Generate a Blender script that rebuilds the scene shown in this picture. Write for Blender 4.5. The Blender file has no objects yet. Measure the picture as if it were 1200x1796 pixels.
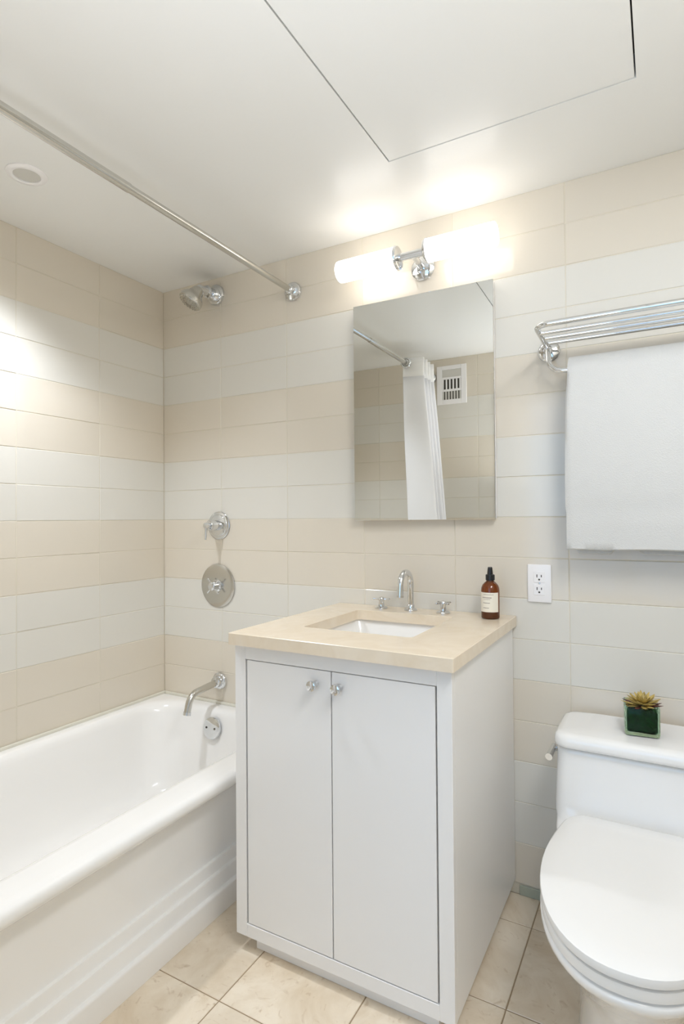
import bpy, bmesh, math, random
from mathutils import Vector, Matrix, noise
random.seed(7)
S = bpy.context.scene
COL = S.collection
PI = math.pi

# ------------------------------------------------------------------ camera
yaw, pit, rol = 0.5094, 0.0124, -0.0078
f_ = Vector((-math.sin(yaw)*math.cos(pit), math.cos(yaw)*math.cos(pit), math.sin(pit)))
r_ = Vector((math.cos(yaw), math.sin(yaw), 0)); u_ = r_.cross(f_)
r2 = r_*math.cos(rol)+u_*math.sin(rol); u2 = -r_*math.sin(rol)+u_*math.cos(rol)
cd = bpy.data.cameras.new('camera'); cam = bpy.data.objects.new('camera', cd); COL.objects.link(cam)
cam.matrix_world = Matrix(((r2.x, u2.x, -f_.x, 1.9415), (r2.y, u2.y, -f_.y, -1.8459), (r2.z, u2.z, -f_.z, 1.1781), (0, 0, 0, 1)))
cd.sensor_width = 36; cd.sensor_fit = 'AUTO'; cd.lens = 1004.3/1796*36
cd.clip_start = 0.02
S.camera = cam

# ------------------------------------------------------------------ light and exposure
S.view_settings.view_transform = 'Standard'
S.view_settings.look = 'None'
S.view_settings.gamma = 1
S.view_settings.use_curve_mapping = False
S.view_settings.exposure = 0.36
SCONCE = 3.3
WINDOW_W = 4.0
BOUNCE_W = 6.4
CEIL_W = 11.8
DOWN_W = 41.0
w = bpy.data.worlds.new('world'); S.world = w; w.use_nodes = True
bg = w.node_tree.nodes['Background']; bg.inputs[0].default_value = (0.42, 0.66, 1.0, 1); bg.inputs[1].default_value = 1.6
la = bpy.data.lights.new('added_hallway_daylight', 'AREA'); la.shape = 'RECTANGLE'; la.size = 1.5; la.size_y = 1.7
la.energy = WINDOW_W; la.color = (.36, .64, 1.0)
lo = bpy.data.objects.new('added_hallway_daylight', la); COL.objects.link(lo)
lo.location = (1.65, -3.36, 1.35); lo.rotation_euler = (PI/2, 0, 0)    # added light at the unseen hallway window opening, facing +Y
lo['label'] = 'added daylight at the unseen hallway window'; lo['kind'] = 'structure'
fl = bpy.data.lights.new('added_bounce_fill', 'AREA'); fl.shape = 'DISK'; fl.size = .50; fl.energy = BOUNCE_W; fl.color = (.955, .985, 1.03)
fo = bpy.data.objects.new('added_bounce_fill', fl); COL.objects.link(fo)      # added unseen fill, turned up at the ceiling like a bounced flash
fo.location = (1.50, -1.60, 1.26); fo.rotation_euler = (PI, .25, 0)
fo['label'] = 'added fill light bounced off the ceiling'; fo['kind'] = 'structure'
cl = bpy.data.lights.new('added_ceiling_fill', 'AREA'); cl.shape = 'RECTANGLE'; cl.size = .28; cl.size_y = .80; cl.energy = CEIL_W; cl.color = (.955, .985, 1.03)
co = bpy.data.objects.new('added_ceiling_fill', cl); COL.objects.link(co)      # added fill light under the ceiling, out of view, without a fixture
co.location = (2.25, -1.22, 2.192)
co['label'] = 'added fill light under the ceiling, out of view'; co['kind'] = 'structure'
dl = bpy.data.lights.new('added_tub_fill', 'SPOT'); dl.energy = DOWN_W; dl.spot_size = math.radians(118); dl.spot_blend = 1.0; dl.shadow_soft_size = .05; dl.color = (.93, .985, 1.07)
do = bpy.data.objects.new('added_tub_fill', dl); COL.objects.link(do)     # added fill spot below the recessed light, whose lens looks unlit
do.location = (.322, -.834, 2.16)
do['label'] = 'added fill spot below the recessed light over the tub'; do['kind'] = 'structure'
try:
    S.cycles.max_bounces = 14; S.cycles.diffuse_bounces = 10; S.cycles.glossy_bounces = 8; S.cycles.transmission_bounces = 12
    S.cycles.use_denoising = True; S.cycles.caustics_refractive = False; S.cycles.caustics_reflective = False
    S.cycles.sample_clamp_indirect = 6
except Exception: pass

# ------------------------------------------------------------------ materials
def lin(c):
    return tuple(((x/255)/12.92 if x/255 <= .04045 else ((x/255+.055)/1.055)**2.4) for x in c)+(1,)
def mat(name, c, rough=.5, metal=0, bump=None, var=None, coat=0, spec=.5, trans=0, ior=1.5, emis=None, island=0):
    """c: srgb 0-255. bump=(scale,strength,dist); var=(scale,amount)"""
    m = bpy.data.materials.new(name); m.use_nodes = True; nt = m.node_tree; N = nt.nodes; L = nt.links
    b = N['Principled BSDF']
    b.inputs['Base Color'].default_value = lin(c); b.inputs['Roughness'].default_value = rough
    b.inputs['Metallic'].default_value = metal; b.inputs['IOR'].default_value = ior
    b.inputs['Specular IOR Level'].default_value = spec; b.inputs['Coat Weight'].default_value = coat
    b.inputs['Transmission Weight'].default_value = trans
    tc = N.new('ShaderNodeTexCoord')
    if var or island:
        n = N.new('ShaderNodeTexNoise'); n.inputs['Scale'].default_value = var[0] if var else 3; n.inputs['Detail'].default_value = 5
        L.new(tc.outputs['Object'], n.inputs['Vector'])
        hs = N.new('ShaderNodeHueSaturation'); hs.inputs['Color'].default_value = lin(c)
        mr = N.new('ShaderNodeMapRange'); a = var[1] if var else 0
        mr.inputs['From Min'].default_value = .25; mr.inputs['From Max'].default_value = .75
        mr.inputs['To Min'].default_value = 1-a; mr.inputs['To Max'].default_value = 1+a
        L.new(n.outputs['Fac'], mr.inputs['Value'])
        out = mr.outputs['Result']
        if island:
            g = N.new('ShaderNodeNewGeometry'); m2 = N.new('ShaderNodeMapRange')
            m2.inputs['To Min'].default_value = 1-island; m2.inputs['To Max'].default_value = 1+island
            L.new(g.outputs['Random Per Island'], m2.inputs['Value'])
            mu = N.new('ShaderNodeMath'); mu.operation = 'MULTIPLY'
            L.new(out, mu.inputs[0]); L.new(m2.outputs['Result'], mu.inputs[1]); out = mu.outputs[0]
        L.new(out, hs.inputs['Value']); L.new(hs.outputs['Color'], b.inputs['Base Color'])
    if bump:
        n = N.new('ShaderNodeTexNoise'); n.inputs['Scale'].default_value = bump[0]; n.inputs['Detail'].default_value = 3
        L.new(tc.outputs['Object'], n.inputs['Vector'])
        bp = N.new('ShaderNodeBump'); bp.inputs['Strength'].default_value = bump[1]; bp.inputs['Distance'].default_value = bump[2]
        L.new(n.outputs['Fac'], bp.inputs['Height']); L.new(bp.outputs['Normal'], b.inputs['Normal'])
    if emis:
        b.inputs['Emission Color'].default_value = emis[0]; b.inputs['Emission Strength'].default_value = emis[1]
    return m

M = {}
M['tile_beige'] = mat('beige_glazed_tile', (216, 208, 194), .09, bump=(5, .25, .004), island=.012)
M['tile_white'] = mat('offwhite_glazed_tile', (217, 214, 206), .09, bump=(5, .25, .004), island=.010)
M['grout'] = mat('pale_grout', (214, 207, 190), .7)
M['base_tile'] = mat('grey_green_base_tile', (168, 174, 160), .15)
M['ceiling'] = mat('white_semi_gloss_paint', (235, 235, 233), .30, bump=(40, .12, .002), spec=.45)
M['void'] = mat('dark_void', (60, 55, 50), .9)
M['paint'] = mat('white_wall_paint', (226, 224, 218), .55, bump=(60, .1, .002))
M['porcelain'] = mat('white_porcelain', (236, 235, 233), .10, coat=.4)
M['enamel'] = mat('white_tub_enamel', (238, 237, 235), .14, coat=.3)
M['seat'] = mat('white_seat_plastic', (234, 233, 231), .22)
M['cabinet'] = mat('white_satin_cabinet_paint', (234, 233, 232), .28, bump=(25, .06, .002))
M['chrome'] = mat('polished_chrome', (222, 224, 226), .06, 1)
M['satin_chrome'] = mat('brushed_nickel_chrome', (206, 204, 198), .20, 1)
M['mirror'] = mat('mirror_glass', (236, 238, 236), .0, 1)
M['white_plastic'] = mat('white_plastic', (238, 236, 236), .3)
M['dark_slot'] = mat('dark_slot', (62, 58, 50), .6)
M['towel'] = mat('white_terry_cotton', (212, 212, 210), .95, bump=(420, .55, .003), spec=.15)
M['curtain'] = mat('white_curtain_cloth', (240, 240, 243), .85, bump=(300, .2, .002), spec=.2)
M['curtain_header'] = mat('bright_white_curtain_header', (246, 245, 244), .7)
M['shade'] = mat('frosted_lamp_glass', (250, 245, 238), .25, emis=((1.0, .965, .92, 1), SCONCE))
M['lens'] = mat('frosted_grey_lens', (205, 203, 197), .4, bump=(120, .3, .002))
M['amber'] = mat('amber_glass', (142, 70, 14), .05, trans=.75, ior=1.5)
M['amber_liquid'] = mat('amber_liquid', (96, 44, 8), .1, trans=.3)
M['black'] = mat('black_plastic', (26, 26, 27), .3)
M['paper'] = mat('cream_paper_label', (232, 226, 212), .6)
M['ink'] = mat('grey_label_print', (150, 140, 132), .6)
M['glass'] = mat('pale_green_glass', (196, 228, 204), .02, trans=1, ior=1.20)
M['moss'] = mat('dark_green_moss', (6, 74, 16), .4, bump=(120, 1, .004), var=(60, .8))
M['caulk'] = mat('aged_caulk', (214, 211, 198), .5)
M['handle_blue'] = M['chrome']

def leaf_mat():
    m = mat('gold_green_succulent_leaf', (176, 154, 86), .5, var=(60, .25), island=.25); return m
M['leaf'] = leaf_mat()
M['leaf_dark'] = mat('plum_succulent_leaf', (84, 44, 34), .5, var=(60, .2))

def stone_mat(name, base, dark, sc, rough, island=.03, blot=None):
    m = bpy.data.materials.new(name); m.use_nodes = True; nt = m.node_tree; N = nt.nodes; L = nt.links
    b = N['Principled BSDF']; b.inputs['Roughness'].default_value = rough
    tc = N.new('ShaderNodeTexCoord')
    g = N.new('ShaderNodeNewGeometry')
    off = N.new('ShaderNodeVectorMath'); off.operation = 'MULTIPLY_ADD'
    cmb = N.new('ShaderNodeCombineXYZ')
    for i in range(3): L.new(g.outputs['Random Per Island'], cmb.inputs[i])
    off.inputs[1].default_value = (13, 7, 3); L.new(cmb.outputs[0], off.inputs[0]); L.new(tc.outputs['Object'], off.inputs[2])
    n1 = N.new('ShaderNodeTexNoise'); n1.inputs['Scale'].default_value = sc; n1.inputs['Detail'].default_value = 8
    n1.inputs['Roughness'].default_value = .62; n1.inputs['Distortion'].default_value = 1.2
    L.new(off.outputs[0], n1.inputs['Vector'])
    r = N.new('ShaderNodeValToRGB'); r.color_ramp.elements[0].position = .30; r.color_ramp.elements[1].position = .62
    r.color_ramp.elements[0].color = lin(dark); r.color_ramp.elements[1].color = lin(base)
    L.new(n1.outputs['Fac'], r.inputs['Fac'])
    hs = N.new('ShaderNodeHueSaturation'); mr = N.new('ShaderNodeMapRange')
    mr.inputs['To Min'].default_value = 1-island; mr.inputs['To Max'].default_value = 1+island
    L.new(g.outputs['Random Per Island'], mr.inputs['Value']); L.new(mr.outputs['Result'], hs.inputs['Value'])
    L.new(r.outputs['Color'], hs.inputs['Color'])
    out = hs.outputs['Color']
    if blot:
        n2 = N.new('ShaderNodeTexNoise'); n2.inputs['Scale'].default_value = sc*4.5; n2.inputs['Detail'].default_value = 6
        n2.inputs['Distortion'].default_value = 2.2
        L.new(off.outputs[0], n2.inputs['Vector'])
        r2_ = N.new('ShaderNodeValToRGB'); r2_.color_ramp.elements[0].position = .60; r2_.color_ramp.elements[1].position = .74
        r2_.color_ramp.elements[0].color = (0, 0, 0, 1); r2_.color_ramp.elements[1].color = (.5, .5, .5, 1)
        L.new(n2.outputs['Fac'], r2_.inputs['Fac'])
        mx = N.new('ShaderNodeMix'); mx.data_type = 'RGBA'
        L.new(r2_.outputs['Color'], mx.inputs[0]); L.new(out, mx.inputs[6]); mx.inputs[7].default_value = lin(blot)
        out = mx.outputs[2]
    L.new(out, b.inputs['Base Color'])
    return m
M['floor_tile'] = stone_mat('cream_marble_floor_tile', (231, 219, 200), (212, 195, 170), 5, .22, .035, (178, 150, 118))
M['floor_grout'] = mat('brown_floor_grout', (150, 130, 104), .8)
M['stone'] = stone_mat('cream_limestone_slab', (228, 215, 195), (221, 205, 181), 9, .22, 0)

# ------------------------------------------------------------------ mesh helpers
def flush(bm):
    bmesh.ops.recalc_face_normals(bm, faces=bm.faces[:])
def obj(name, bm, m, parent=None, smooth=False, angle=40, recalc=True, mods=None):
    if recalc: flush(bm)
    me = bpy.data.meshes.new(name); bm.to_mesh(me); bm.free()
    for x in (m if isinstance(m, (list, tuple)) else [m]): me.materials.append(x)
    o = bpy.data.objects.new(name, me); COL.objects.link(o)
    if parent:
        o.parent = parent
        p = parent; off = Vector((0, 0, 0))
        while p: off += p.location; p = p.parent
        me.transform(Matrix.Translation(-off))
    if smooth:
        for p in me.polygons: p.use_smooth = True
        me.set_sharp_from_angle(angle=math.radians(angle))
    return o
def tag(o, label, cat, group=None):
    o['label'] = label; o['category'] = cat
    if group: o['group'] = group
    return o
def thing(name, label, cat, loc, group=None):
    o = bpy.data.objects.new(name, None); COL.objects.link(o); o.location = loc; o.empty_display_size = .05
    return tag(o, label, cat, group)
def struct(name, bm, m, **k):
    o = obj(name, bm, m, **k); o['kind'] = 'structure'; return o
def merge(dst, src):
    me = bpy.data.meshes.new('tmp'); src.to_mesh(me); src.free(); dst.from_mesh(me); bpy.data.meshes.remove(me)
def box(bm, x0, x1, y0, y1, z0, z1, bev=0, seg=2, mi=0):
    b = bmesh.new(); bmesh.ops.create_cube(b, size=1)
    for v in b.verts: v.co = Vector(((x0+x1)/2+v.co.x*(x1-x0), (y0+y1)/2+v.co.y*(y1-y0), (z0+z1)/2+v.co.z*(z1-z0)))
    if bev: bmesh.ops.bevel(b, geom=b.edges[:], offset=bev, segments=seg, profile=.5, affect='EDGES')
    flush(b)
    for f in b.faces: f.material_index = mi
    merge(bm, b); return bm
def B(*a, **k): return box(bmesh.new(), *a, **k)
def loft(bm, rings, cap0=True, cap1=True, closed=True, mi=0):
    vs = [[bm.verts.new(p) for p in r] for r in rings]; n = len(vs[0])
    for a, b in zip(vs, vs[1:]):
        for i in range(n if closed else n-1):
            j = (i+1) % n
            f = bm.faces.new((a[i], a[j], b[j], b[i])); f.material_index = mi
    if cap0: bm.faces.new(vs[0][::-1]).material_index = mi
    if cap1: bm.faces.new(vs[-1]).material_index = mi
    return vs
def frame(d):
    d = Vector(d).normalized(); a = Vector((0, 0, 1)) if abs(d.z) < .9 else Vector((1, 0, 0))
    u = d.cross(a).normalized(); v = d.cross(u).normalized(); return u, v
def lathe(bm, origin, axis, prof, seg=32, mi=0):
    """prof: list of (dist along axis, radius)"""
    o = Vector(origin); d = Vector(axis).normalized(); u, v = frame(d); rings = []
    for t, r in prof:
        r = max(r, 1e-5)
        rings.append([o+d*t+(u*math.cos(a)+v*math.sin(a))*r for a in (2*PI*i/seg for i in range(seg))])
    b = bmesh.new(); loft(b, rings, mi=mi); flush(b)
    merge(bm, b); return bm
def LA(*a, **k): return lathe(bmesh.new(), *a, **k)
def tube(bm, pts, rad, seg=16, closed=False, mi=0):
    pts = [Vector(p) for p in pts]; n = len(pts); rings = []
    rr = rad if isinstance(rad, (list, tuple)) else [rad]*n
    d0 = (pts[1]-pts[0]).normalized(); u, v = frame(d0)
    for i in range(n):
        if closed: d = (pts[(i+1) % n]-pts[i-1]).normalized()
        else: d = (pts[min(i+1, n-1)]-pts[max(i-1, 0)]).normalized()
        u = (u-d*u.dot(d)).normalized(); v = d.cross(u)
        rings.append([pts[i]+(u*math.cos(a)+v*math.sin(a))*rr[i] for a in (2*PI*k/seg for k in range(seg))])
    b = bmesh.new()
    if closed: loft(b, rings+[rings[0]], False, False); bmesh.ops.remove_doubles(b, verts=b.verts[:], dist=1e-6)
    else: loft(b, rings)
    flush(b)
    for f in b.faces: f.material_index = mi
    merge(bm, b); return bm
def TU(*a, **k): return tube(bmesh.new(), *a, **k)
def fillet(pts, r, n=8):
    """polyline with rounded corners"""
    P = [Vector(p) for p in pts]; out = [P[0]]
    for i in range(1, len(P)-1):
        a, b, c = P[i-1], P[i], P[i+1]
        d1 = (a-b).normalized(); d2 = (c-b).normalized(); ang = d1.angle(d2)
        t = min(r/math.tan(ang/2), (a-b).length*.49, (c-b).length*.49); rr = t*math.tan(ang/2)
        bis = (d1+d2).normalized(); cen = b+bis*(rr/math.sin(ang/2))
        s = b+d1*t; e = b+d2*t
        va, vb = s-cen, e-cen; th = va.angle(vb)
        for k in range(n+1):
            q = k/n
            out.append(cen+(va*math.sin((1-q)*th)+vb*math.sin(q*th))/math.sin(th))
    out.append(P[-1]); return out
def rrect(x0, x1, y0, y1, r, z, cs=6, ss=4):
    """rounded rectangle ring, constant point count"""
    pts = []; r = min(r, (x1-x0)/2-1e-4, (y1-y0)/2-1e-4)
    cor = [(x1-r, y1-r, 0), (x0+r, y1-r, PI/2), (x0+r, y0+r, PI), (x1-r, y0+r, 3*PI/2)]
    for k, (cx, cy, a0) in enumerate(cor):
        for i in range(cs+1):
            a = a0+PI/2*i/cs; pts.append(Vector((cx+r*math.cos(a), cy+r*math.sin(a), z)))
        nx, ny, na = cor[(k+1) % 4]
        e = Vector((nx+r*math.cos(na), ny+r*math.sin(na), z)); s = pts[-1]
        for i in range(1, ss): pts.append(s.lerp(e, i/ss))
    return pts

# ------------------------------------------------------------------ the room
H = 2.2; XR = 2.42; YF = -1.750; ROW = .1275
XJ = [0, .333, .667, 1.002, 1.340, 1.695, 2.03, 2.37, XR]
def tiles(bm, org, U, V, Nn, rects, mi_of, us, vs_, gap=.0018, bev=.0013, dep=.0014, tilt=.00045):
    """tile grid on plane org+u*U+v*V, facing Nn, clipped to the rects; grout plane behind each rect"""
    org, U, V, Nn = Vector(org), Vector(U), Vector(V), Vector(Nn)
    flip = U.cross(V).dot(Nn) < 0
    def face(vv, mi):
        f = bm.faces.new(vv[::-1] if flip else vv); f.material_index = mi
    P = lambda u, v, d: bm.verts.new(org+U*u+V*v+Nn*d)
    for (a0, a1, b0, b1) in rects:
        face([P(a0, b0, -dep), P(a1, b0, -dep), P(a1, b1, -dep), P(a0, b1, -dep)], 0)
        for ua, ub in zip(us, us[1:]):
            for va, vb in zip(vs_, vs_[1:]):
                p0, p1, q0, q1 = max(ua, a0), min(ub, a1), max(va, b0), min(vb, b1)
                if p1-p0 < .008 or q1-q0 < .008: continue
                g = gap/2; p0 += g; p1 -= g; q0 += g; q1 -= g
                o = [P(p0, q0, -dep), P(p1, q0, -dep), P(p1, q1, -dep), P(p0, q1, -dep)]
                tx, ty = random.uniform(-tilt, tilt), random.uniform(-tilt, tilt)
                i = [P(p0+bev, q0+bev, -tx-ty), P(p1-bev, q0+bev, tx-ty), P(p1-bev, q1-bev, tx+ty), P(p0+bev, q1-bev, -tx+ty)]
                mi = mi_of(va, vb); face(i, mi)
                for k in range(4): face([o[k], o[(k+1) % 4], i[(k+1) % 4], i[k]], mi)
ZV = [H-ROW*k for k in range(17, -1, -1)]           # row joints from the base strip up to the ceiling
def row_mi(va, vb):
    k = int(round((H-vb)/ROW)); return 1 if (k//2) % 2 == 0 else 2
TM = [M['grout'], M['tile_beige'], M['tile_white']]
# back wall with the vanity, lamp and fittings
bm = bmesh.new(); tiles(bm, (0, 0, 0), (1, 0, 0), (0, 0, 1), (0, -1, 0), [(0, XR, 0, H)], row_mi, XJ, ZV)
box(bm, -.1, XR+.1, .0017, .1, -.05, H)
struct('wall_back', bm, TM, recalc=False)
LJ = [k*.3355 for k in range(6)]
bm = bmesh.new(); tiles(bm, (0, 0, 0), (0, -1, 0), (0, 0, 1), (1, 0, 0), [(0, -YF, 0, H)], row_mi, LJ, ZV)
box(bm, -.1, -.0017, YF-.1, .0017, -.05, H)
struct('wall_left', bm, TM, recalc=False)
bm = bmesh.new(); tiles(bm, (XR, 0, 0), (0, -1, 0), (0, 0, 1), (-1, 0, 0), [(0, -YF, 0, H)], row_mi, LJ, ZV)
box(bm, XR+.0017, XR+.1, YF-.1, .0017, -.05, H)
struct('wall_right', bm, TM, recalc=False)
DX0, DX1, DZ = 1.20, 2.18, 2.06                     # doorway the photograph is taken from
bm = bmesh.new(); tiles(bm, (0, YF, 0), (1, 0, 0), (0, 0, 1), (0, 1, 0), [(0, DX0, 0, H), (DX0, DX1, DZ, H), (DX1, XR, 0, H)], row_mi, XJ, ZV)
for r in ((-.1, DX0, -.05, H), (DX0, DX1, DZ, H), (DX1, XR+.1, -.05, H)): box(bm, r[0], r[1], YF-.1, YF-.0017, r[2], r[3])
struct('wall_front', bm, TM, recalc=False)
bm = bmesh.new()
for x0, x1, z0, z1 in ((DX0-.075, DX0+.012, 0, DZ+.07), (DX1-.012, DX1+.075, 0, DZ+.07), (DX0+.0121, DX1-.0121, DZ-.012, DZ+.07)):
    box(bm, x0, x1, YF-.118, YF+.016, z0, z1, .004)
struct('trim_1', bm, M['cabinet'])
bm = bmesh.new(); box(bm, 1.5385, XR-.0005, -.005, -.0005, 0.0002, .031, .0012)
struct('baseboard_back', bm, M['base_tile'])
# floor
fx, fy, fs = .978, -.137, .311
bm = bmesh.new()
us = [fx+fs*k for k in range(-5, 7)]; vs_ = [-(fy+fs*k) for k in range(2, -8, -1)]
tiles(bm, (0, 0, 0), (1, 0, 0), (0, -1, 0), (0, 0, 1), [(0, XR, 0, -YF+.12)], lambda a, b: 1, us, sorted(vs_), gap=.0028, bev=.0012, dep=.0014, tilt=.0002)
box(bm, -.1, XR+.1, YF-.12, .1, -.06, -.0016)
struct('floor', bm, [M['floor_grout'], M['floor_tile']], recalc=False)
# ceiling with the opening of the access panel
PX0, PX1, PY0, PY1 = 1.274, 1.899, -1.30, -.358
bm = bmesh.new(); g = .0035
for x0, x1, y0, y1 in ((-.1, PX0-g, YF-.12, .1), (PX1+g, XR+.1, YF-.12, .1), (PX0-g, PX1+g, PY1+g, .1), (PX0-g, PX1+g, YF-.12, PY0-g)):
    box(bm, x0, x1, y0, y1, H, H+.06)
box(bm, PX0-.05, PX1+.05, PY0-.05, PY1+.05, H+.06, H+.08, mi=1)
struct('ceiling', bm, [M['ceiling'], M['void']])
o = obj('ceiling_access_panel', B(PX0, PX1, PY0, PY1, H, H+.045, .0012, 1), M['ceiling'])
tag(o, 'large white rectangular access panel set flush in the ceiling', 'access panel')
# hallway behind the camera, lit by the light added at its window
struct('floor_hallway', B(.2, 3.1, -3.45, YF-.1201, -.06, 0), M['floor_tile'])
struct('ceiling_hallway', B(.2, 3.1, -3.45, YF-.1201, 2.45, 2.52), M['paint'])
struct('wall_hallway_left', B(.1, .2, -3.45, YF-.1201, 0, 2.45), M['paint'])
struct('wall_hallway_right', B(3.1, 3.2, -3.45, YF-.1201, 0, 2.45), M['paint'])
bm = bmesh.new()
for x0, x1, z0, z1 in ((.2, .88, 0, 2.45), (2.42, 3.1, 0, 2.45), (.88, 2.42, 0, .48), (.88, 2.42, 2.22, 2.45)): box(bm, x0, x1, -3.45, -3.37, z0, z1)
struct('wall_hallway_far', bm, M['paint'])
bm = bmesh.new()
for x0, x1, z0, z1 in ((.2, DX0, 0, 2.45), (DX0, DX1, DZ, 2.45), (DX1, 3.1, 0, 2.45)): box(bm, x0, x1, YF-.1199, YF-.1001, z0, z1)
struct('wall_hallway_near', bm, M['paint'])
bm = bmesh.new()
for x0, x1, z0, z1 in ((.88, .93, .48, 2.22), (2.37, 2.42, .48, 2.22), (.93, 2.37, .48, .53), (.93, 2.37, 2.17, 2.22), (1.63, 1.67, .53, 2.17)): box(bm, x0, x1, -3.45, -3.40, z0, z1, .003)
struct('window_1', bm, M['cabinet'])

# ------------------------------------------------------------------ bathtub
tub = thing('bathtub', 'white enamel alcove bathtub with stepped apron along the left wall', 'bathtub', (.39, -.83, 0))
Y0, Y1 = YF+.004, -.004
bm = bmesh.new(); R = []
def orr(x1, z, r=.004): return rrect(.004, x1, Y0, Y1, r, z, 10, 10)
for x1, z in ((.776, .0005), (.776, .062), (.7755, .066), (.774, .068), (.7625, .069), (.7615, .071), (.7610, .108), (.7595, .112), (.7490, .113), (.7480, .116),
              (.7475, .143), (.7460, .147), (.7365, .148), (.7355, .152), (.7345, .20), (.7345, .30), (.736, .325), (.742, .343), (.757, .355), (.778, .362),
              (.795, .371), (.804, .383), (.806, .393), (.803, .403), (.796, .4095), (.785, .4125)):
    R.append(orr(x1, z))
def inn(x0, x1, y0, y1, r, z): return rrect(x0, x1, y0, y1, r, z, 10, 10)
R += [inn(.012, .770, Y0+.01, Y1-.012, .03, .4135), inn(.040, .712, Y0+.06, Y1-.035, .11, .4135), inn(.046, .700, Y0+.07, Y1-.048, .12, .412),
      inn(.052, .690, Y0+.08, Y1-.058, .125, .407), inn(.058, .682, Y0+.09, Y1-.066, .13, .398), inn(.064, .675, Y0+.11, Y1-.074, .13, .38),
      inn(.076, .662, Y0+.16, Y1-.088, .13, .30), inn(.090, .648, Y0+.22, Y1-.102, .13, .20), inn(.105, .632, Y0+.28, Y1-.118, .13, .12),
      inn(.125, .612, Y0+.32, Y1-.138, .13, .082), inn(.155, .580, Y0+.36, Y1-.17, .12, .066), inn(.22, .52, Y0+.45, Y1-.25, .10, .060)]
loft(bm, R)
obj('tub_shell', bm, M['enamel'], tub, smooth=True, angle=50)
bm = bmesh.new()
box(bm, .0005, .012, YF+.001, -.0005, .4125, .424, .003); box(bm, .0121, .80, -.012, -.0005, .4125, .424, .003)
obj('caulk_bead', bm, M['caulk'], tub)
nrm = Vector((0, -1, .15)).normalized()
oc = Vector((.359, -.0915, .345))
op = obj('overflow_plate', LA(oc, nrm, [(-.004, .001), (-.004, .042), (.004, .043), (.008, .041), (.011, .030), (.0125, .001)], 36), M['chrome'], tub, True)
for sx in (-1, 1):
    c = oc+Vector((sx*.021, 0, .002))+nrm*.0115
    obj('screw', LA(c, nrm, [(-.003, .001), (-.003, .0042), (.001, .0042), (.0018, .001)], 12), M['dark_slot'], op, True)

# ------------------------------------------------------------------ fittings on the tub's tap wall
def escutcheon(c, r, d=.012, seg=36, nrm=(0, -1, 0)):
    return LA(c, nrm, [(0.0002, .001), (.0002, r), (d*.45, r), (d*.8, r*.93), (d, r*.78), (d, .001)], seg)
t = thing('tub_spout', 'chrome bath spout with round flange above the tub overflow', 'tub spout', (.322, 0, .507))
obj('flange', escutcheon((.322, 0, .507), .035, .014), M['chrome'], t, True)
obj('collar', LA((.322, -.012, .507), (0, -1, 0), [(0, .022), (.02, .022), (.024, .017)], 28), M['chrome'], t, True)
obj('spout', TU(fillet([(.322, -.01, .507), (.321, -.172, .494), (.320, -.192, .425)], .055, 12), .0135, 20), M['satin_chrome'], t, True)
obj('outlet_ring', LA((.3202, -.1905, .432), (0, -.27, -.96), [(0, .0137), (0, .0155), (.012, .0155), (.012, .010), (.002, .009)], 24), M['chrome'], t, True)

t = thing('shower_valve', 'large round chrome shower valve plate with small cross handle', 'shower valve', (.314, 0, .904))
obj('plate', LA((.314, 0, .904), (0, -1, 0), [(.0003, .001), (.0003, .090), (.004, .090), (.0065, .086), (.009, .070), (.010, .001)], 56), M['satin_chrome'], t, True)
h = obj('hub', LA((.314, -.009, .904), (0, -1, 0), [(0, .026), (.006, .026), (.010, .020), (.030, .018), (.036, .017), (.040, .012), (.041, .001)], 28), M['chrome'], t, True)
for k in range(4):
    a = k*PI/2+.75; d = Vector((math.cos(a), 0, math.sin(a))); c = Vector((.314, -.034, .904))
    obj('spoke', TU([c+d*.012, c+d*.030, c+d*.040], [.0045, .004, .0048], 12), M['chrome'], h, True)

t = thing('diverter_valve', 'small chrome lever diverter on a round plate above the big shower valve', 'shower valve', (.32, 0, 1.155))
obj('plate', LA((.32, 0, 1.155), (0, -1, 0), [(.0003, .001), (.0003, .057), (.003, .058), (.0055, .055), (.006, .046), (.008, .045), (.009, .043), (.009, .001)], 44), M['chrome'], t, True)
b_ = obj('barrel', LA((.32, -.008, 1.156), (0, -1, 0), [(0, .021), (.054, .0205), (.057, .018), (.057, .012), (.066, .0115), (.067, .001)], 28), M['chrome'], t, True)
bm = bmesh.new(); lathe(bm, (.32, -.072, 1.156), (0, -1, 0), [(0, .0115), (.012, .0115), (.013, .001)], 20)
tube(bm, [(.32, -.079, 1.160), (.32, -.080, 1.135), (.32, -.083, 1.098)], [.0062, .0052, .0045], 14)
obj('lever', bm, M['chrome'], t, True)

t = thing('showerhead', 'chrome tilted shower head on a short wall arm near the ceiling corner', 'shower head', (.312, 0, 2.127))
obj('flange', LA((.312, 0, 2.127), (0, -1, 0), [(.0003, .001), (.0003, .043), (.007, .043), (.012, .040), (.014, .034), (.014, .001)], 40), M['chrome'], t, True)
obj('arm', LA((.312, -.012, 2.125), (0, -1, -.07), [(0, .027), (.006, .029), (.012, .026), (.016, .022), (.040, .022), (.044, .025), (.050, .025), (.054, .018), (.072, .016), (.095, .016), (.100, .001)], 28), M['chrome'], t, True)
hd = Vector((-.33, -.44, -.83)).normalized(); hc = Vector((.318, -.124, 2.096))
obj('head', LA(hc-hd*.022, hd, [(0, .001), (.001, .012), (.006, .020), (.018, .026), (.034, .030), (.045, .0395), (.053, .0455), (.060, .0478), (.073, .0482), (.0755, .046), (.0755, .001)], 40), M['satin_chrome'], t, True)
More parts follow.
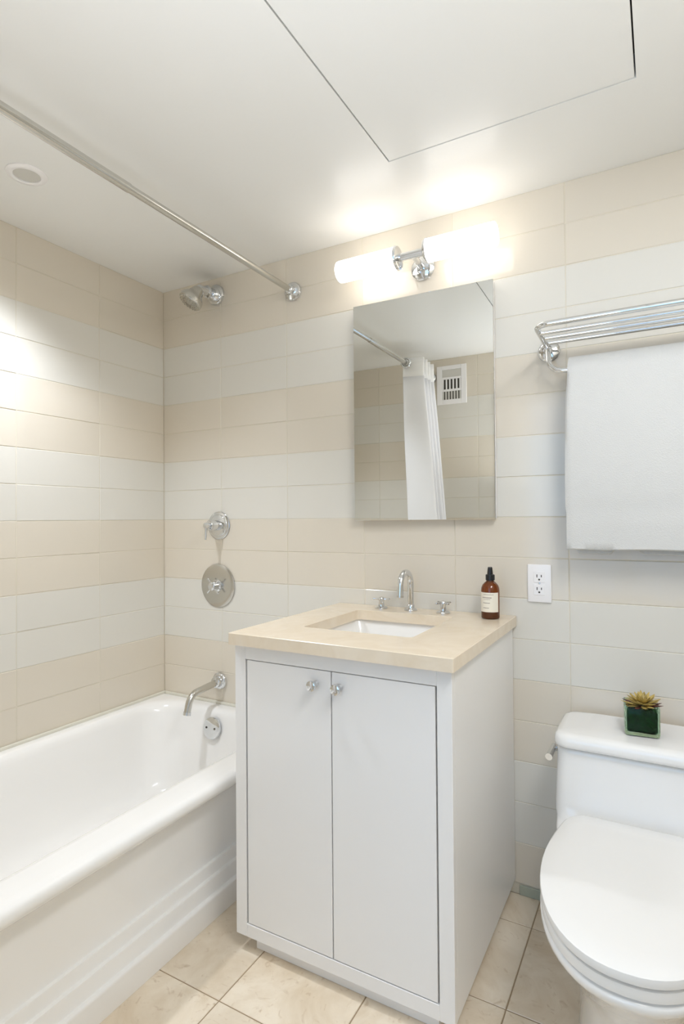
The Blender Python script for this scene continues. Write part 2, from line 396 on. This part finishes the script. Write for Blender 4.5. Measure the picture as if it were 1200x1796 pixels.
bm = LA(hc+hd*.0535, hd, [(0, .044), (.003, .043), (.005, .033), (.0045, .020), (.0055, .018), (.006, .001)], 40)
uu, vv = frame(hd)
for rr_, nn in ((.040, 20), (.027, 14), (.012, 6)):
    for k in range(nn):
        a = 2*PI*k/nn; lathe(bm, hc+hd*.057+(uu*math.cos(a)+vv*math.sin(a))*rr_, hd, [(0, .0018), (.003, .0014), (.0033, .0003)], 6)
obj('spray_face', bm, M['satin_chrome'], t, True)

# ------------------------------------------------------------------ curtain rod and curtain
RX = .702
t = thing('shower_curtain_rod', 'long chrome shower curtain rod running under the ceiling over the tub', 'curtain rod', (RX, -.83, 2.07))
ra, rb = Vector((RX, -.002, 2.063)), Vector((RX, YF+.002, 2.083))
obj('rod', TU([ra, ra.lerp(rb, .55)], .0112, 24), M['satin_chrome'], t, True)
obj('rod', TU([ra.lerp(rb, .45), rb], .0128, 24), M['satin_chrome'], t, True)
for e, dy in ((ra, -1), (rb, 1)):
    obj('flange', LA(e-Vector((0, dy*.0015, 0)), (0, dy, 0), [(0, .001), (0, .036), (.006, .036), (.011, .033), (.014, .024), (.018, .018), (.034, .0175), (.037, .0145), (.037, .001)], 36), M['chrome'], t, True)
t = thing('shower_curtain', 'white shower curtain bunched at the far end of its rod', 'curtain', (.74, -1.35, 2.07))
NP = 8
def curt_pt(s, z):
    """s in 0..NP along the pleats"""
    k = s; y = -1.315-.030*k
    ph = math.cos(PI*s)                          # -1..1 alternating
    low = max(0, (2.0-z)/1.0)
    wd = .060+.030*min(low, 1.3); cx = .735+.055*min(low, 1.4)+.012*noise.noise((s*.37, z*.6, 3))
    sh = math.copysign(abs(ph)**.8, ph)
    if z < 1.15: q = min(1, (1.15-z)/.72); cx += .095*q**1.4; wd -= .022*q
    return Vector((cx-wd*sh+.006*noise.noise((s*.9, z*2.2, 8)), y+.010*noise.noise((s*.5, z*1.5, 1)), z))
def curt(z0, z1, nz):
    b = bmesh.new(); n = NP*10; rings = []
    for j in range(nz+1):
        z = z0+(z1-z0)*j/nz
        rings.append([curt_pt(NP*i/n, z) for i in range(n+1)])
    loft(b, rings, False, False, closed=False); return b
c = obj('curtain_cloth', curt(.22, 2.004, 24), M['curtain'], t, True, 60)
sm = c.modifiers.new('thick', 'SOLIDIFY'); sm.thickness = .0016
c = obj('header_band', curt(2.002, 2.112, 3), M['curtain_header'], t, True, 60)
sm = c.modifiers.new('thick', 'SOLIDIFY'); sm.thickness = .003
for k in range(4):
    y = -1.295-.075*k; c0 = ra.lerp(rb, (-y)/-YF)
    ring = [c0+Vector((math.cos(a)*.025, 0, math.sin(a)*.025)) for a in (2*PI*i/28 for i in range(28))]
    obj('curtain_ring', TU(ring, .0065, 10, closed=True), M['chrome'], t, True)

# ------------------------------------------------------------------ recessed ceiling light
t = thing('recessed_light', 'small round recessed ceiling light above the bathtub', 'ceiling light', (.322, -.834, H))
obj('trim_ring', LA((.322, -.834, H-.0003), (0, 0, -1), [(0, .056), (.0025, .055), (.005, .047), (.006, .040), (.0045, .037), (.0005, .036), (0, .036)], 48), M['white_plastic'], t, True)
obj('lens', LA((.322, -.834, H-.0004), (0, 0, -1), [(0, .001), (0, .0362), (.0018, .0362), (.0030, .030), (.0034, .001)], 40), M['lens'], t, True)

# ------------------------------------------------------------------ vanity cabinet
VX0, VX1, VY, VZ0, VZ1 = .905, 1.526, -.604, .044, .8375
GX0, GX1, GZ0, GZ1 = .940, 1.490, .080, .797        # door opening
t = thing('vanity_cabinet', 'white two-door vanity cabinet under the cream stone countertop', 'vanity', ((VX0+VX1)/2, -.31, 0))
bm = bmesh.new()
box(bm, VX0, GX0, VY, VY+.02, VZ0, VZ1, .0012, 1); box(bm, GX1, VX1, VY, VY+.02, VZ0, VZ1, .0012, 1)
box(bm, GX0, GX1, VY, VY+.02, VZ0, GZ0, .0012, 1); box(bm, GX0, GX1, VY, VY+.02, GZ1, VZ1, .0012, 1)
obj('face_frame', bm, M['cabinet'], t)
bm = bmesh.new()
box(bm, VX0+.0003, VX0+.018, VY+.0202, -.003, VZ0, VZ1, .0008, 1); box(bm, VX1-.018, VX1-.0003, VY+.0202, -.003, VZ0, VZ1, .0008, 1)
box(bm, VX0+.018, VX1-.018, VY+.0202, -.003, VZ0, VZ0+.018); box(bm, VX0+.018, VX1-.018, -.012, -.003, VZ0+.018, VZ1)
obj('carcass', bm, M['cabinet'], t)
obj('toe_kick', B(.953, 1.478, -.577, -.02, .0003, VZ0-.0003, .001, 1), M['cabinet'], t)
xm = (GX0+GX1)/2-.003
for x0, x1, kx in ((GX0+.0055, xm-.0016, 1.166), (xm+.0016, GX1-.0045, 1.236)):
    d = obj('door', B(x0, x1, VY+.0008, VY+.019, GZ0+.0022, GZ1-.0022, .0012, 1), M['cabinet'], t)
    obj('knob', LA((kx, VY+.0008, .759), (0, -1, 0), [(0, .001), (0, .0085), (.003, .0075), (.009, .0058), (.013, .0075), (.016, .0118), (.021, .0135), (.025, .0128), (.0265, .0095), (.027, .001)], 24), M['chrome'], d, True)

# ------------------------------------------------------------------ countertop, sink and faucet
CX0, CX1, CY, CZ0, CZ1 = .900, 1.538, -.628, .838, .870
HX0, HX1, HY0, HY1 = 1.036, 1.372, -.462, -.118
bm = bmesh.new()
outer0 = rrect(CX0, CX1, CY, -.0015, .004, CZ0, 6, 4); outer1 = rrect(CX0, CX1, CY, -.0015, .004, CZ1-.0015, 6, 4)
outer2 = rrect(CX0+.0015, CX1-.0015, CY+.0015, -.003, .003, CZ1, 6, 4)
inner2 = rrect(HX0-.001, HX1+.001, HY0-.001, HY1+.001, .016, CZ1, 6, 4); inner1 = rrect(HX0, HX1, HY0, HY1, .015, CZ1-.001, 6, 4)
inner0 = rrect(HX0, HX1, HY0, HY1, .015, CZ0, 6, 4)
loft(bm, [outer0, outer1, outer2, inner2, inner1, inner0, outer0], False, False); bmesh.ops.remove_doubles(bm, verts=bm.verts[:], dist=1e-6)
o = obj('countertop', bm, M['stone'], None, True, 35)
tag(o, 'cream stone vanity countertop with rectangular sink cutout', 'countertop')
t = thing('sink_basin', 'white rectangular undermount sink basin below the countertop cutout', 'sink', ((HX0+HX1)/2, (HY0+HY1)/2, CZ0))
bm = bmesh.new()
k = .012; z = CZ0-.0004
rings = [rrect(HX0-.025, HX1+.025, HY0-.025, HY1+.025, .03, z-.012), rrect(HX0-.025, HX1+.025, HY0-.025, HY1+.025, .03, z),
         rrect(HX0-k, HX1+k, HY0-k, HY1+k, .028, z), rrect(HX0-k+.003, HX1+k-.003, HY0-k+.003, HY1+k-.003, .03, z-.006),
         rrect(HX0-.002, HX1+.002, HY0-.002, HY1+.002, .035, z-.05), rrect(HX0+.012, HX1-.012, HY0+.012, HY1-.012, .05, z-.10),
         rrect(HX0+.035, HX1-.035, HY0+.035, HY1-.035, .05, z-.118), rrect(HX0+.10, HX1-.10, HY0+.10, HY1-.10, .04, z-.124)]
under = [rrect(HX0+.10, HX1-.10, HY0+.10, HY1-.10, .04, z-.136), rrect(HX0+.02, HX1-.02, HY0+.02, HY1-.02, .05, z-.128), rrect(HX0-.010, HX1+.010, HY0-.010, HY1+.010, .035, z-.07)]
vs = loft(bm, rings, False, True)
loft(bm, [rings[0]]+under[::-1], False, True); bmesh.ops.remove_doubles(bm, verts=bm.verts[:], dist=1e-6)
obj('bowl', bm, M['porcelain'], t, True, 50)
obj('drain', LA(((HX0+HX1)/2+.005, HY1-.20, z-.1238), (0, 0, 1), [(0, .001), (0, .024), (.002, .024), (.003, .020), (.0015, .016), (.003, .012), (.0035, .001)], 28), M['chrome'], t, True)
FYY = -.056; FZ = CZ1+.0002
t = thing('faucet', 'chrome widespread faucet with arched spout and two cross handles', 'faucet', (1.203, FYY, FZ))
obj('spout_base', LA((1.203, FYY, FZ), (0, 0, 1), [(0, .001), (0, .0225), (.003, .0225), (.006, .019), (.009, .0135), (.018, .013), (.020, .0115)], 28), M['chrome'], t, True)
pts = [Vector((1.203, FYY, FZ+.008)), Vector((1.203, FYY, FZ+.088))]
for i in range(1, 19):
    a = PI*1.0*i/18; pts.append(Vector((1.203, FYY-.043+.043*math.cos(a), FZ+.088+.043*math.sin(a))))
pts += [Vector((1.203, FYY-.087, FZ+.075)), Vector((1.203, FYY-.0885, FZ+.058))]
obj('spout', TU(pts, .0105, 20), M['chrome'], t, True)
obj('aerator', LA((1.203, FYY-.0883, FZ+.060), (0, -.08, -1), [(0, .0107), (.0, .0112), (.006, .0112), (.006, .008), (.003, .007)], 20), M['satin_chrome'], t, True)
for hx, rot in ((1.096, .25), (1.318, .95)):
    hb = obj('handle', LA((hx, FYY-.004, FZ), (0, 0, 1), [(0, .001), (0, .0225), (.003, .0225), (.006, .019), (.009, .011), (.024, .009), (.030, .0105), (.034, .0105), (.038, .008), (.040, .001)], 28), M['chrome'], t, True)
    for q in range(4):
        a = rot+q*PI/2; d = Vector((math.cos(a), math.sin(a), 0)); c = Vector((hx, FYY-.004, FZ+.033))
        obj('spoke', TU([c+d*.006, c+d*.020, c+d*.028, c+d*.030], [.0036, .0030, .0036, .002], 10), M['chrome'], hb, True)

# ------------------------------------------------------------------ amber spray bottle
BX, BY = 1.478, -.085
t = thing('spray_bottle', 'amber glass spray bottle with paper label on the countertop', 'bottle', (BX, BY, CZ1))
z = CZ1+.0003
prof = [(0, .001), (0, .024), (.002, .0268), (.005, .0277), (.086, .0277), (.094, .0268), (.102, .0235), (.109, .0175), (.113, .0125), (.116, .0112), (.122, .0112)]
obj('glass_body', LA((BX, BY, z), (0, 0, 1), prof, 40), M['amber'], t, True)
obj('liquid', LA((BX, BY, z+.0025), (0, 0, 1), [(0, .001), (0, .0235), (.003, .0262), (.018, .0262), (.0185, .001)], 32), M['amber_liquid'], t, True)
obj('collar', LA((BX, BY, z+.117), (0, 0, 1), [(0, .010), (0, .0138), (.016, .0138), (.0175, .012), (.0175, .001)], 28), M['black'], t, True)
obj('spray_cap', LA((BX, BY, z+.1345), (0, 0, 1), [(0, .001), (0, .0088), (.006, .0086), (.018, .0072), (.0215, .0066), (.0225, .0055), (.0225, .001)], 24), M['black'], t, True)
va = math.atan2(-1.8459-BY, 1.9415-BX)            # towards the doorway
def wrap(a0, a1, z0, z1, r, n=24, mi=0, bm=None):
    bm = bm or bmesh.new()
    rings = [[Vector((BX+r*math.cos(a0+(a1-a0)*i/n), BY+r*math.sin(a0+(a1-a0)*i/n), zz)) for i in range(n+1)] for zz in (z0, z1)]
    loft(bm, rings, False, False, closed=False, mi=mi); return bm
lb = wrap(va-2.0, va+.95, z+.022, z+.081, .0281, 36)
for z0, s, e, th in ((.075, -.80, .35, .0012), (.0655, -.95, .12, .0022), (.0605, -.8, 0, .0010), (.0495, -.85, -.05, .0017), (.0345, -.85, -.15, .0017)):
    wrap(va+s, va+e, z+z0-th/2, z+z0+th/2, .02835, 14, 1, lb)
obj('label', lb, [M['paper'], M['ink']], t, True, recalc=False)

# ------------------------------------------------------------------ electrical outlet
OX, OZ = 1.609, .975
t = thing('electrical_outlet', 'white double electrical outlet on the tiled wall beside the vanity', 'outlet', (OX, 0, OZ))
p_ = obj('cover_plate', B(OX-.0355, OX+.0355, -.0065, -.0006, OZ-.0585, OZ+.0585, .0028, 3), M['white_plastic'], t, True, 30)
for dz in (.0195, -.0195):
    q = bmesh.new()
    box(q, OX-.0165, OX+.0165, -.0082, -.006, OZ+dz-.0165, OZ+dz+.0165, .0008, 1)
    q = obj('socket', q, M['white_plastic'], t)
    s = bmesh.new()
    box(s, OX-.0078, OX-.0052, -.0086, -.0075, OZ+dz-.001, OZ+dz+.008); box(s, OX+.0052, OX+.0078, -.0086, -.0075, OZ+dz-.000, OZ+dz+.007)
    lathe(s, (OX, -.0075, OZ+dz-.0075), (0, -1, 0), [(0, .0028), (.0011, .0028), (.0011, .0002)], 12)
    obj('slots', s, M['dark_slot'], q)
obj('screw', LA((OX, -.0064, OZ), (0, -1, 0), [(0, .003), (.001, .0028), (.0013, .0005)], 12), M['satin_chrome'], t, True)

# ------------------------------------------------------------------ mirror
MX0, MX1, MZ0, MZ1, MD = .982, 1.482, 1.173, 1.940, .027
t = thing('mirror_cabinet', 'frameless rectangular mirror on the wall above the vanity', 'mirror', ((MX0+MX1)/2, 0, MZ0))
obj('cabinet_body', B(MX0+.002, MX1-.002, -MD+.005, -.0008, MZ0+.002, MZ1-.002, .001, 1), M['white_plastic'], t)
bm = B(MX0, MX1, -MD, -MD+.0048, MZ0, MZ1, .0009, 1)
for v in bm.verts: v.co.y -= (MX1-v.co.x)*.0160          # the mirrored door stands very slightly open
obj('mirror_pane', bm, M['mirror'], t)

# ------------------------------------------------------------------ wall lamp
LX, LY, LZ = 1.2375, -.100, 2.044
t = thing('wall_lamp', 'chrome two-tube wall lamp glowing above the mirror', 'wall lamp', (LX, 0, LZ))
obj('wall_plate', LA((LX, -.0003, LZ-.008), (0, -1, 0), [(0, .001), (0, .042), (.006, .042), (.010, .038), (.014, .028), (.018, .016), (.018, .001)], 40), M['chrome'], t, True)
obj('arm', TU([(LX, -.014, LZ-.006), (LX, -.060, LZ-.003), (LX, LY, LZ)], [.011, .010, .011], 18), M['chrome'], t, True)
obj('cross_bar', LA((LX-.050, LY, LZ), (1, 0, 0), [(0, .001), (0, .013), (.1, .013), (.1, .001)], 24), M['chrome'], t, True)
for s in (-1, 1):
    obj('cup', LA((LX+s*.044, LY, LZ), (s, 0, 0), [(0, .001), (0, .028), (.003, .037), (.008, .040), (.011, .040), (.011, .036), (.006, .030), (.006, .001)], 36), M['chrome'], t, True)
    sh = obj('glass_shade', LA((LX+s*.0535, LY, LZ), (s, 0, 0), [(0, .001), (0, .030), (.002, .0365), (.212, .0365), (.219, .0355), (.222, .032), (.222, .001)], 40), M['shade'], t, True)

# ------------------------------------------------------------------ towel rack and towel
KX0, KX1 = 1.645, 2.262
t = thing('towel_rack', 'chrome hotel towel shelf with four bars above the toilet', 'towel rack', ((KX0+KX1)/2, 0, 1.69))
for x in (KX0, KX1):
    obj('flange', LA((x, 0, 1.688), (0, -1, 0), [(.0003, .001), (.0003, .032), (.004, .033), (.009, .030), (.012, .022), (.014, .0145), (.046, .0135), (.050, .001)], 36), M['chrome'], t, True)
zb = 1.7015
fr = fillet([(KX0+.001, -.034, zb-.008), (KX0, -.222, zb+.002), (KX1, -.222, zb+.002), (KX1-.001, -.034, zb-.008)], .035, 10)
obj('outer_frame', TU(fr, .0082, 18), M['chrome'], t, True)
for y in (-.166, -.112, -.060):
    obj('shelf_bar', TU([(KX0+.001, y, zb-.004), (KX1-.001, y, zb-.004)], .0062, 14), M['chrome'], t, True)
tb = fillet([(KX0+.003, -.040, 1.690), (KX0+.012, -.074, 1.607), (KX1-.012, -.074, 1.607), (KX1-.003, -.040, 1.690)], .045, 10)
obj('towel_bar', TU(tb, .0078, 16), M['chrome'], t, True)

TY, TZ = -.074, 1.607
def towel():
    bm = bmesh.new(); X0, X1 = 1.704, 2.215; nx = 56; rings = []
    for ix in range(nx+1):
        u = ix/nx; x = X0+(X1-X0)*u
        endk = min(1, min(u, 1-u)/.018); th = .55+.45*math.sqrt(max(0, 1-(1-endk)**2))
        low = lambda c, w_, s: 1/(1+math.exp(-(x-c+w_)/s))*1/(1+math.exp((x-c-w_)/s))
        backz = 1.093-.022*low(1.772, .050, .0025)-.021*low(1.975, .090, .0025)
        frontz = 1.0890+.0025*noise.noise((x*6, 0, 2))
        prof = []
        ro, ri = .0345, .0088
        for j in range(15):                       # back, outer, from below
            z = backz+(TZ-backz)*j/14; prof.append((TY+ro-.003*math.sin(PI*j/14), z))
        for j in range(1, 12):                    # over the bar
            a = PI*j/12; prof.append((TY+ro*math.cos(a), TZ+ro*1.03*math.sin(a)))
        nf = 26
        for j in range(nf+1):                     # front, outer, down
            q = j/nf; z = TZ+(frontz-TZ)*q
            y = TY-ro-.004*math.sin(PI*q)+.006*q+.0035*noise.noise((x*5, z*3, 7))+.002*noise.noise((x*14, z*5, 4))
            if 1.185 < z < 1.215: y += .0022
            prof.append((y, z))
        prof.append((TY-ro+.0105, frontz-.003))
        for j in range(nf, -1, -1):
            q = j/nf; z = TZ+(frontz+.004-TZ)*q; prof.append((TY-ri-.010*q, z))
        for j in range(11, 0, -1):
            a = PI*j/12; prof.append((TY+ri*math.cos(a), TZ+ri*math.sin(a)))
        for j in range(14, -1, -1):
            z = backz+.003+(TZ-backz-.003)*j/14; prof.append((TY+ri+.006*(1-j/14), z))
        ring = []
        for (y, z) in prof:
            s = (1.612-z)/.53                     # left edge drifts outwards toward the hem
            dx = (-.004*max(0, min(1, s*1.4))+.008*max(0, 1-s*4.5))*(1-u)**8
            if z < 1.19: dx += .0025*(1-u)**12
            # layers pinch together at the folded ends
            yc = TY+(.022 if y > TY else -.022)
            yy = yc+(y-yc)*th if abs(z-TZ) > .0 and z < TZ else y
            ring.append(Vector((x+dx, yy, z)))
        rings.append(ring)
    loft(bm, rings); return bm
o = obj('bath_towel', towel(), M['towel'], None, True, 55)
tag(o, 'white bath towel folded over the lower bar of the towel shelf', 'towel')

# ------------------------------------------------------------------ toilet
CXT = 1.876
t = thing('toilet', 'white one-piece toilet with closed lid beside the vanity', 'toilet', (CXT, -.40, 0))
def dshape(w_, yb, yf, z, ys, rb=.03, n=30, ex=2.2, cx=CXT, ytip=0):
    """plan outline: straight back and sides to ys, then a superelliptic front"""
    pts = []
    for i in range(n+1):
        a = PI*i/n
        c_, s_ = math.cos(a), math.sin(a)
        pts.append(Vector((cx+w_*math.copysign(abs(c_)**(2/ex), c_), ys-(ys-yf)*abs(s_)**(2/ex), z)))
    # left side up to the back, back left corner, back right corner
    for i in range(1, 6): pts.append(Vector((cx-w_, ys+(yb-rb-ys)*i/6, z)))
    for i in range(7):
        a = PI-PI/2*i/6; pts.append(Vector((cx-w_+rb+rb*math.cos(a), yb-rb+rb*math.sin(a), z)))
    for i in range(1, 8): pts.append(Vector((cx-w_+rb+(2*w_-2*rb)*i/8, yb, z)))
    for i in range(7):
        a = PI/2-PI/2*i/6; pts.append(Vector((cx+w_-rb+rb*math.cos(a), yb-rb+rb*math.sin(a), z)))
    for i in range(1, 6): pts.append(Vector((cx+w_, yb-rb+(ys-yb+rb)*i/6, z)))
    return pts
bm = bmesh.new()
R = [dshape(.118, -.03, -.575, .0004, -.36), dshape(.120, -.03, -.577, .01, -.36), dshape(.117, -.03, -.572, .04, -.36), dshape(.116, -.03, -.572, .10, -.36),
     dshape(.121, -.03, -.590, .16, -.37), dshape(.137, -.03, -.628, .22, -.38), dshape(.156, -.03, -.678, .265, -.39), dshape(.169, -.03, -.716, .305, -.41),
     dshape(.178, -.03, -.756, .338, -.43), dshape(.182, -.03, -.769, .352, -.44), dshape(.1825, -.03, -.771, .361, -.44), dshape(.180, -.03, -.768, .3665, -.44), dshape(.172, -.034, -.758, .369, -.44)]
loft(bm, R)
def tk(w_, yf, z, r=.03): return rrect(CXT-w_, CXT+w_, yf, -.03, r, z, 8, 6)
loft(bm, [tk(.176, -.320, .330, .06), tk(.186, -.310, .358, .06), tk(.188, -.295, .3695, .055), tk(.190, -.264, .3755, .045), tk(.1925, -.246, .386, .04), tk(.1955, -.238, .399, .035), tk(.1945, -.233, .42), tk(.193, -.229, .47), tk(.190, -.226, .55), tk(.190, -.226, .560), tk(.187, -.223, .5635)])
obj('bowl_and_tank', bm, M['porcelain'], t, True, 50)
bm = bmesh.new()
loft(bm, [tk(.184, -.221, .5640), tk(.187, -.226, .5683), tk(.193, -.235, .5693, .034), tk(.1955, -.240, .573, .036), tk(.196, -.241, .580, .036), tk(.1955, -.240, .590, .036), tk(.193, -.237, .5985, .034), tk(.186, -.229, .6045, .03), tk(.175, -.219, .6065, .026), tk(.12, -.17, .6075, .02)])
obj('tank_lid', bm, M['porcelain'], t, True, 50)
def pad(w_, yf, yb, z0, z1, ed, dome=0):
    q = bmesh.new(); r = [dshape(w_-ed, yb+.0, yf+ed, z0, -.46, .05), dshape(w_-ed*.3, yb, yf+ed*.3, z0+ed*.3, -.46, .05), dshape(w_, yb, yf, (z0+z1)/2, -.46, .05),
         dshape(w_-ed*.25, yb, yf+ed*.25, z1-ed*.35, -.46, .05), dshape(w_-ed, yb-.004, yf+ed, z1, -.46, .05)]
    for k in (.8, .55, .3): r.append(dshape(w_*k, yb-.02-(1-k)*.12, -.46+(yf+.46)*k, z1+dome*(1-k*k), -.46, .04*k))
    for ring in r:                               # narrower toward the hinges
        for p in ring:
            tt = max(0, min(1, (p.y+.50)/.235)); p.x = CXT+(p.x-CXT)*(1-.17*tt*tt)
    loft(q, r); return q
obj('seat_ring', pad(.179, -.772, -.275, .3725, .3935, .004), M['seat'], t, True, 55)
obj('seat_cover', pad(.180, -.776, -.258, .3985, .4170, .0050, .004), M['seat'], t, True, 55)
lv = bmesh.new(); lathe(lv, (CXT-.1885, -.150, .536), (-1, 0, 0), [(0, .001), (0, .015), (.006, .015), (.009, .011), (.015, .010), (.015, .001)], 24)
tube(lv, [(CXT-.206, -.150, .538), (CXT-.208, -.185, .536), (CXT-.209, -.222, .533)], [.009, .0085, .0095], 14)
obj('flush_lever', lv, M['chrome'], t, True)

# ------------------------------------------------------------------ succulent in a glass cube
GX, GY, GZ = 1.887, -.130, .6079
t = thing('succulent_planter', 'gold green succulent in a square glass cube vase on the toilet tank', 'plant', (GX, GY, GZ))
rot = Matrix.Translation((GX, GY, 0)) @ Matrix.Rotation(.10, 4, 'Z') @ Matrix.Translation((-GX, -GY, 0))
hw = .0415; bm = bmesh.new()
def sq(k, r, z): return rrect(GX-k, GX+k, GY-k, GY+k, r, z, 5, 2)
loft(bm, [sq(hw-.008, .006, GZ), sq(hw-.002, .008, GZ+.002), sq(hw, .009, GZ+.007), sq(hw, .009, GZ+.074), sq(hw-.001, .008, GZ+.076), sq(hw-.0035, .006, GZ+.076), sq(hw-.0045, .005, GZ+.074), sq(hw-.0045, .005, GZ+.012), sq(hw-.010, .004, GZ+.008)])
bm.transform(rot); obj('glass_vase', bm, M['glass'], t, True, 45)
bm = bmesh.new(); k = hw-.0056
loft(bm, [sq(k-.006, .004, GZ+.0095), sq(k, .005, GZ+.014), sq(k, .005, GZ+.060), sq(k-.006, .006, GZ+.069)])
bmesh.ops.subdivide_edges(bm, edges=bm.edges[:], cuts=2, use_grid_fill=True)
bm.transform(rot); obj('moss_filling', bm, M['moss'], t, True, 60)
def leaf(bm, base, d, L, wd, up, mi=0):
    d = Vector(d).normalized(); s = d.cross(up).normalized(); n = s.cross(d).normalized(); rings = []
    for i in range(9):
        q = i/8; w_ = wd*(math.sin(PI*min(1, q**.8*.93+.05))**.8)*(1-.25*q); th = w_*.34
        c = Vector(base)+d*L*q+n*(.10*L*q*q)
        rings.append([c+s*w_*math.cos(a)+n*th*math.sin(a) for a in (2*PI*k/8 for k in range(8))])
    b = bmesh.new(); loft(b, rings, mi=mi); flush(b); merge(bm, b)
bm = bmesh.new(); top = Vector((GX+.004, GY-.006, GZ+.070))
for nl, el, L, wd, dz in ((13, .06, .049, .0090, .002), (12, .30, .044, .0085, .006), (10, .60, .036, .0074, .009), (6, 1.05, .022, .006, .011)):
    for k in range(nl):
        a = 2*PI*(k+random.uniform(-.2, .2))/nl+dz*60; e = el+random.uniform(-.12, .12)
        d = Vector((math.cos(a)*math.cos(e), math.sin(a)*math.cos(e), math.sin(e)))
        leaf(bm, top+Vector((math.cos(a)*.004, math.sin(a)*.004, dz)), d, L*random.uniform(.85, 1.1), wd, Vector((0, 0, 1)), 1 if (nl == 13 and k % 3 == 0) else 0)
for px, py in ((-.030, -.032), (-.012, -.034), (-.034, -.010), (.012, -.034), (.030, .02)):
    a = math.atan2(py, px)
    for q in range(6):
        aa = a+q*PI/3; leaf(bm, (GX+px*.75, GY+py*.75, GZ+.066), (math.cos(aa), math.sin(aa), .35), .016, .005, Vector((0, 0, 1)), 0)
obj('succulent_leaves', bm, [M['leaf'], M['leaf_dark']], t, True, 60)

# ------------------------------------------------------------------ vent grille on the doorway wall (seen in the mirror)
GVX0, GVX1, GVZ0, GVZ1 = .742, .935, 1.905, 2.152
t = thing('vent_grille', 'white wall vent grille with dark slots near the ceiling, seen in the mirror', 'vent', ((GVX0+GVX1)/2, YF, (GVZ0+GVZ1)/2))
y0, y1 = YF+.0008, YF+.008
bm = bmesh.new(); ix0, ix1 = GVX0+.035, GVX1-.035; zz = [GVZ0+.030, GVZ0+.083, GVZ0+.096, GVZ0+.160, GVZ0+.173, GVZ1-.026]
box(bm, GVX0, ix0, y0, y1, GVZ0, GVZ1, .002, 1); box(bm, ix1, GVX1, y0, y1, GVZ0, GVZ1, .002, 1)
for a, b in ((GVZ0, zz[0]), (zz[1], zz[2]), (zz[3], zz[4]), (zz[5], GVZ1)): box(bm, ix0, ix1, y0, y1, a, b, .001, 1)
obj('vent_frame', bm, M['white_plastic'], t)
obj('vent_back', B(ix0, ix1, y0, y0+.001, zz[0], zz[4]), M['dark_slot'], t)
obj('damper_flap', B(ix0+.001, ix1-.001, y0+.001, y0+.004, zz[4]+.001, zz[5]-.001), M['lens'], t)
for k in range(6):
    x = ix0+.006+k*(ix1-ix0-.012)/5
    obj('slat', B(x-.0045, x+.0045, y0+.0012, y1-.001, zz[2]+.0005, zz[3]-.0005), M['white_plastic'], t)
for k in range(7):
    x = ix0+.006+k*(ix1-ix0-.012)/6
    obj('slat', B(x-.0052, x+.0052, y0+.0012, y1-.003, zz[0]+.0005, zz[1]-.0005), M['lens'], t)
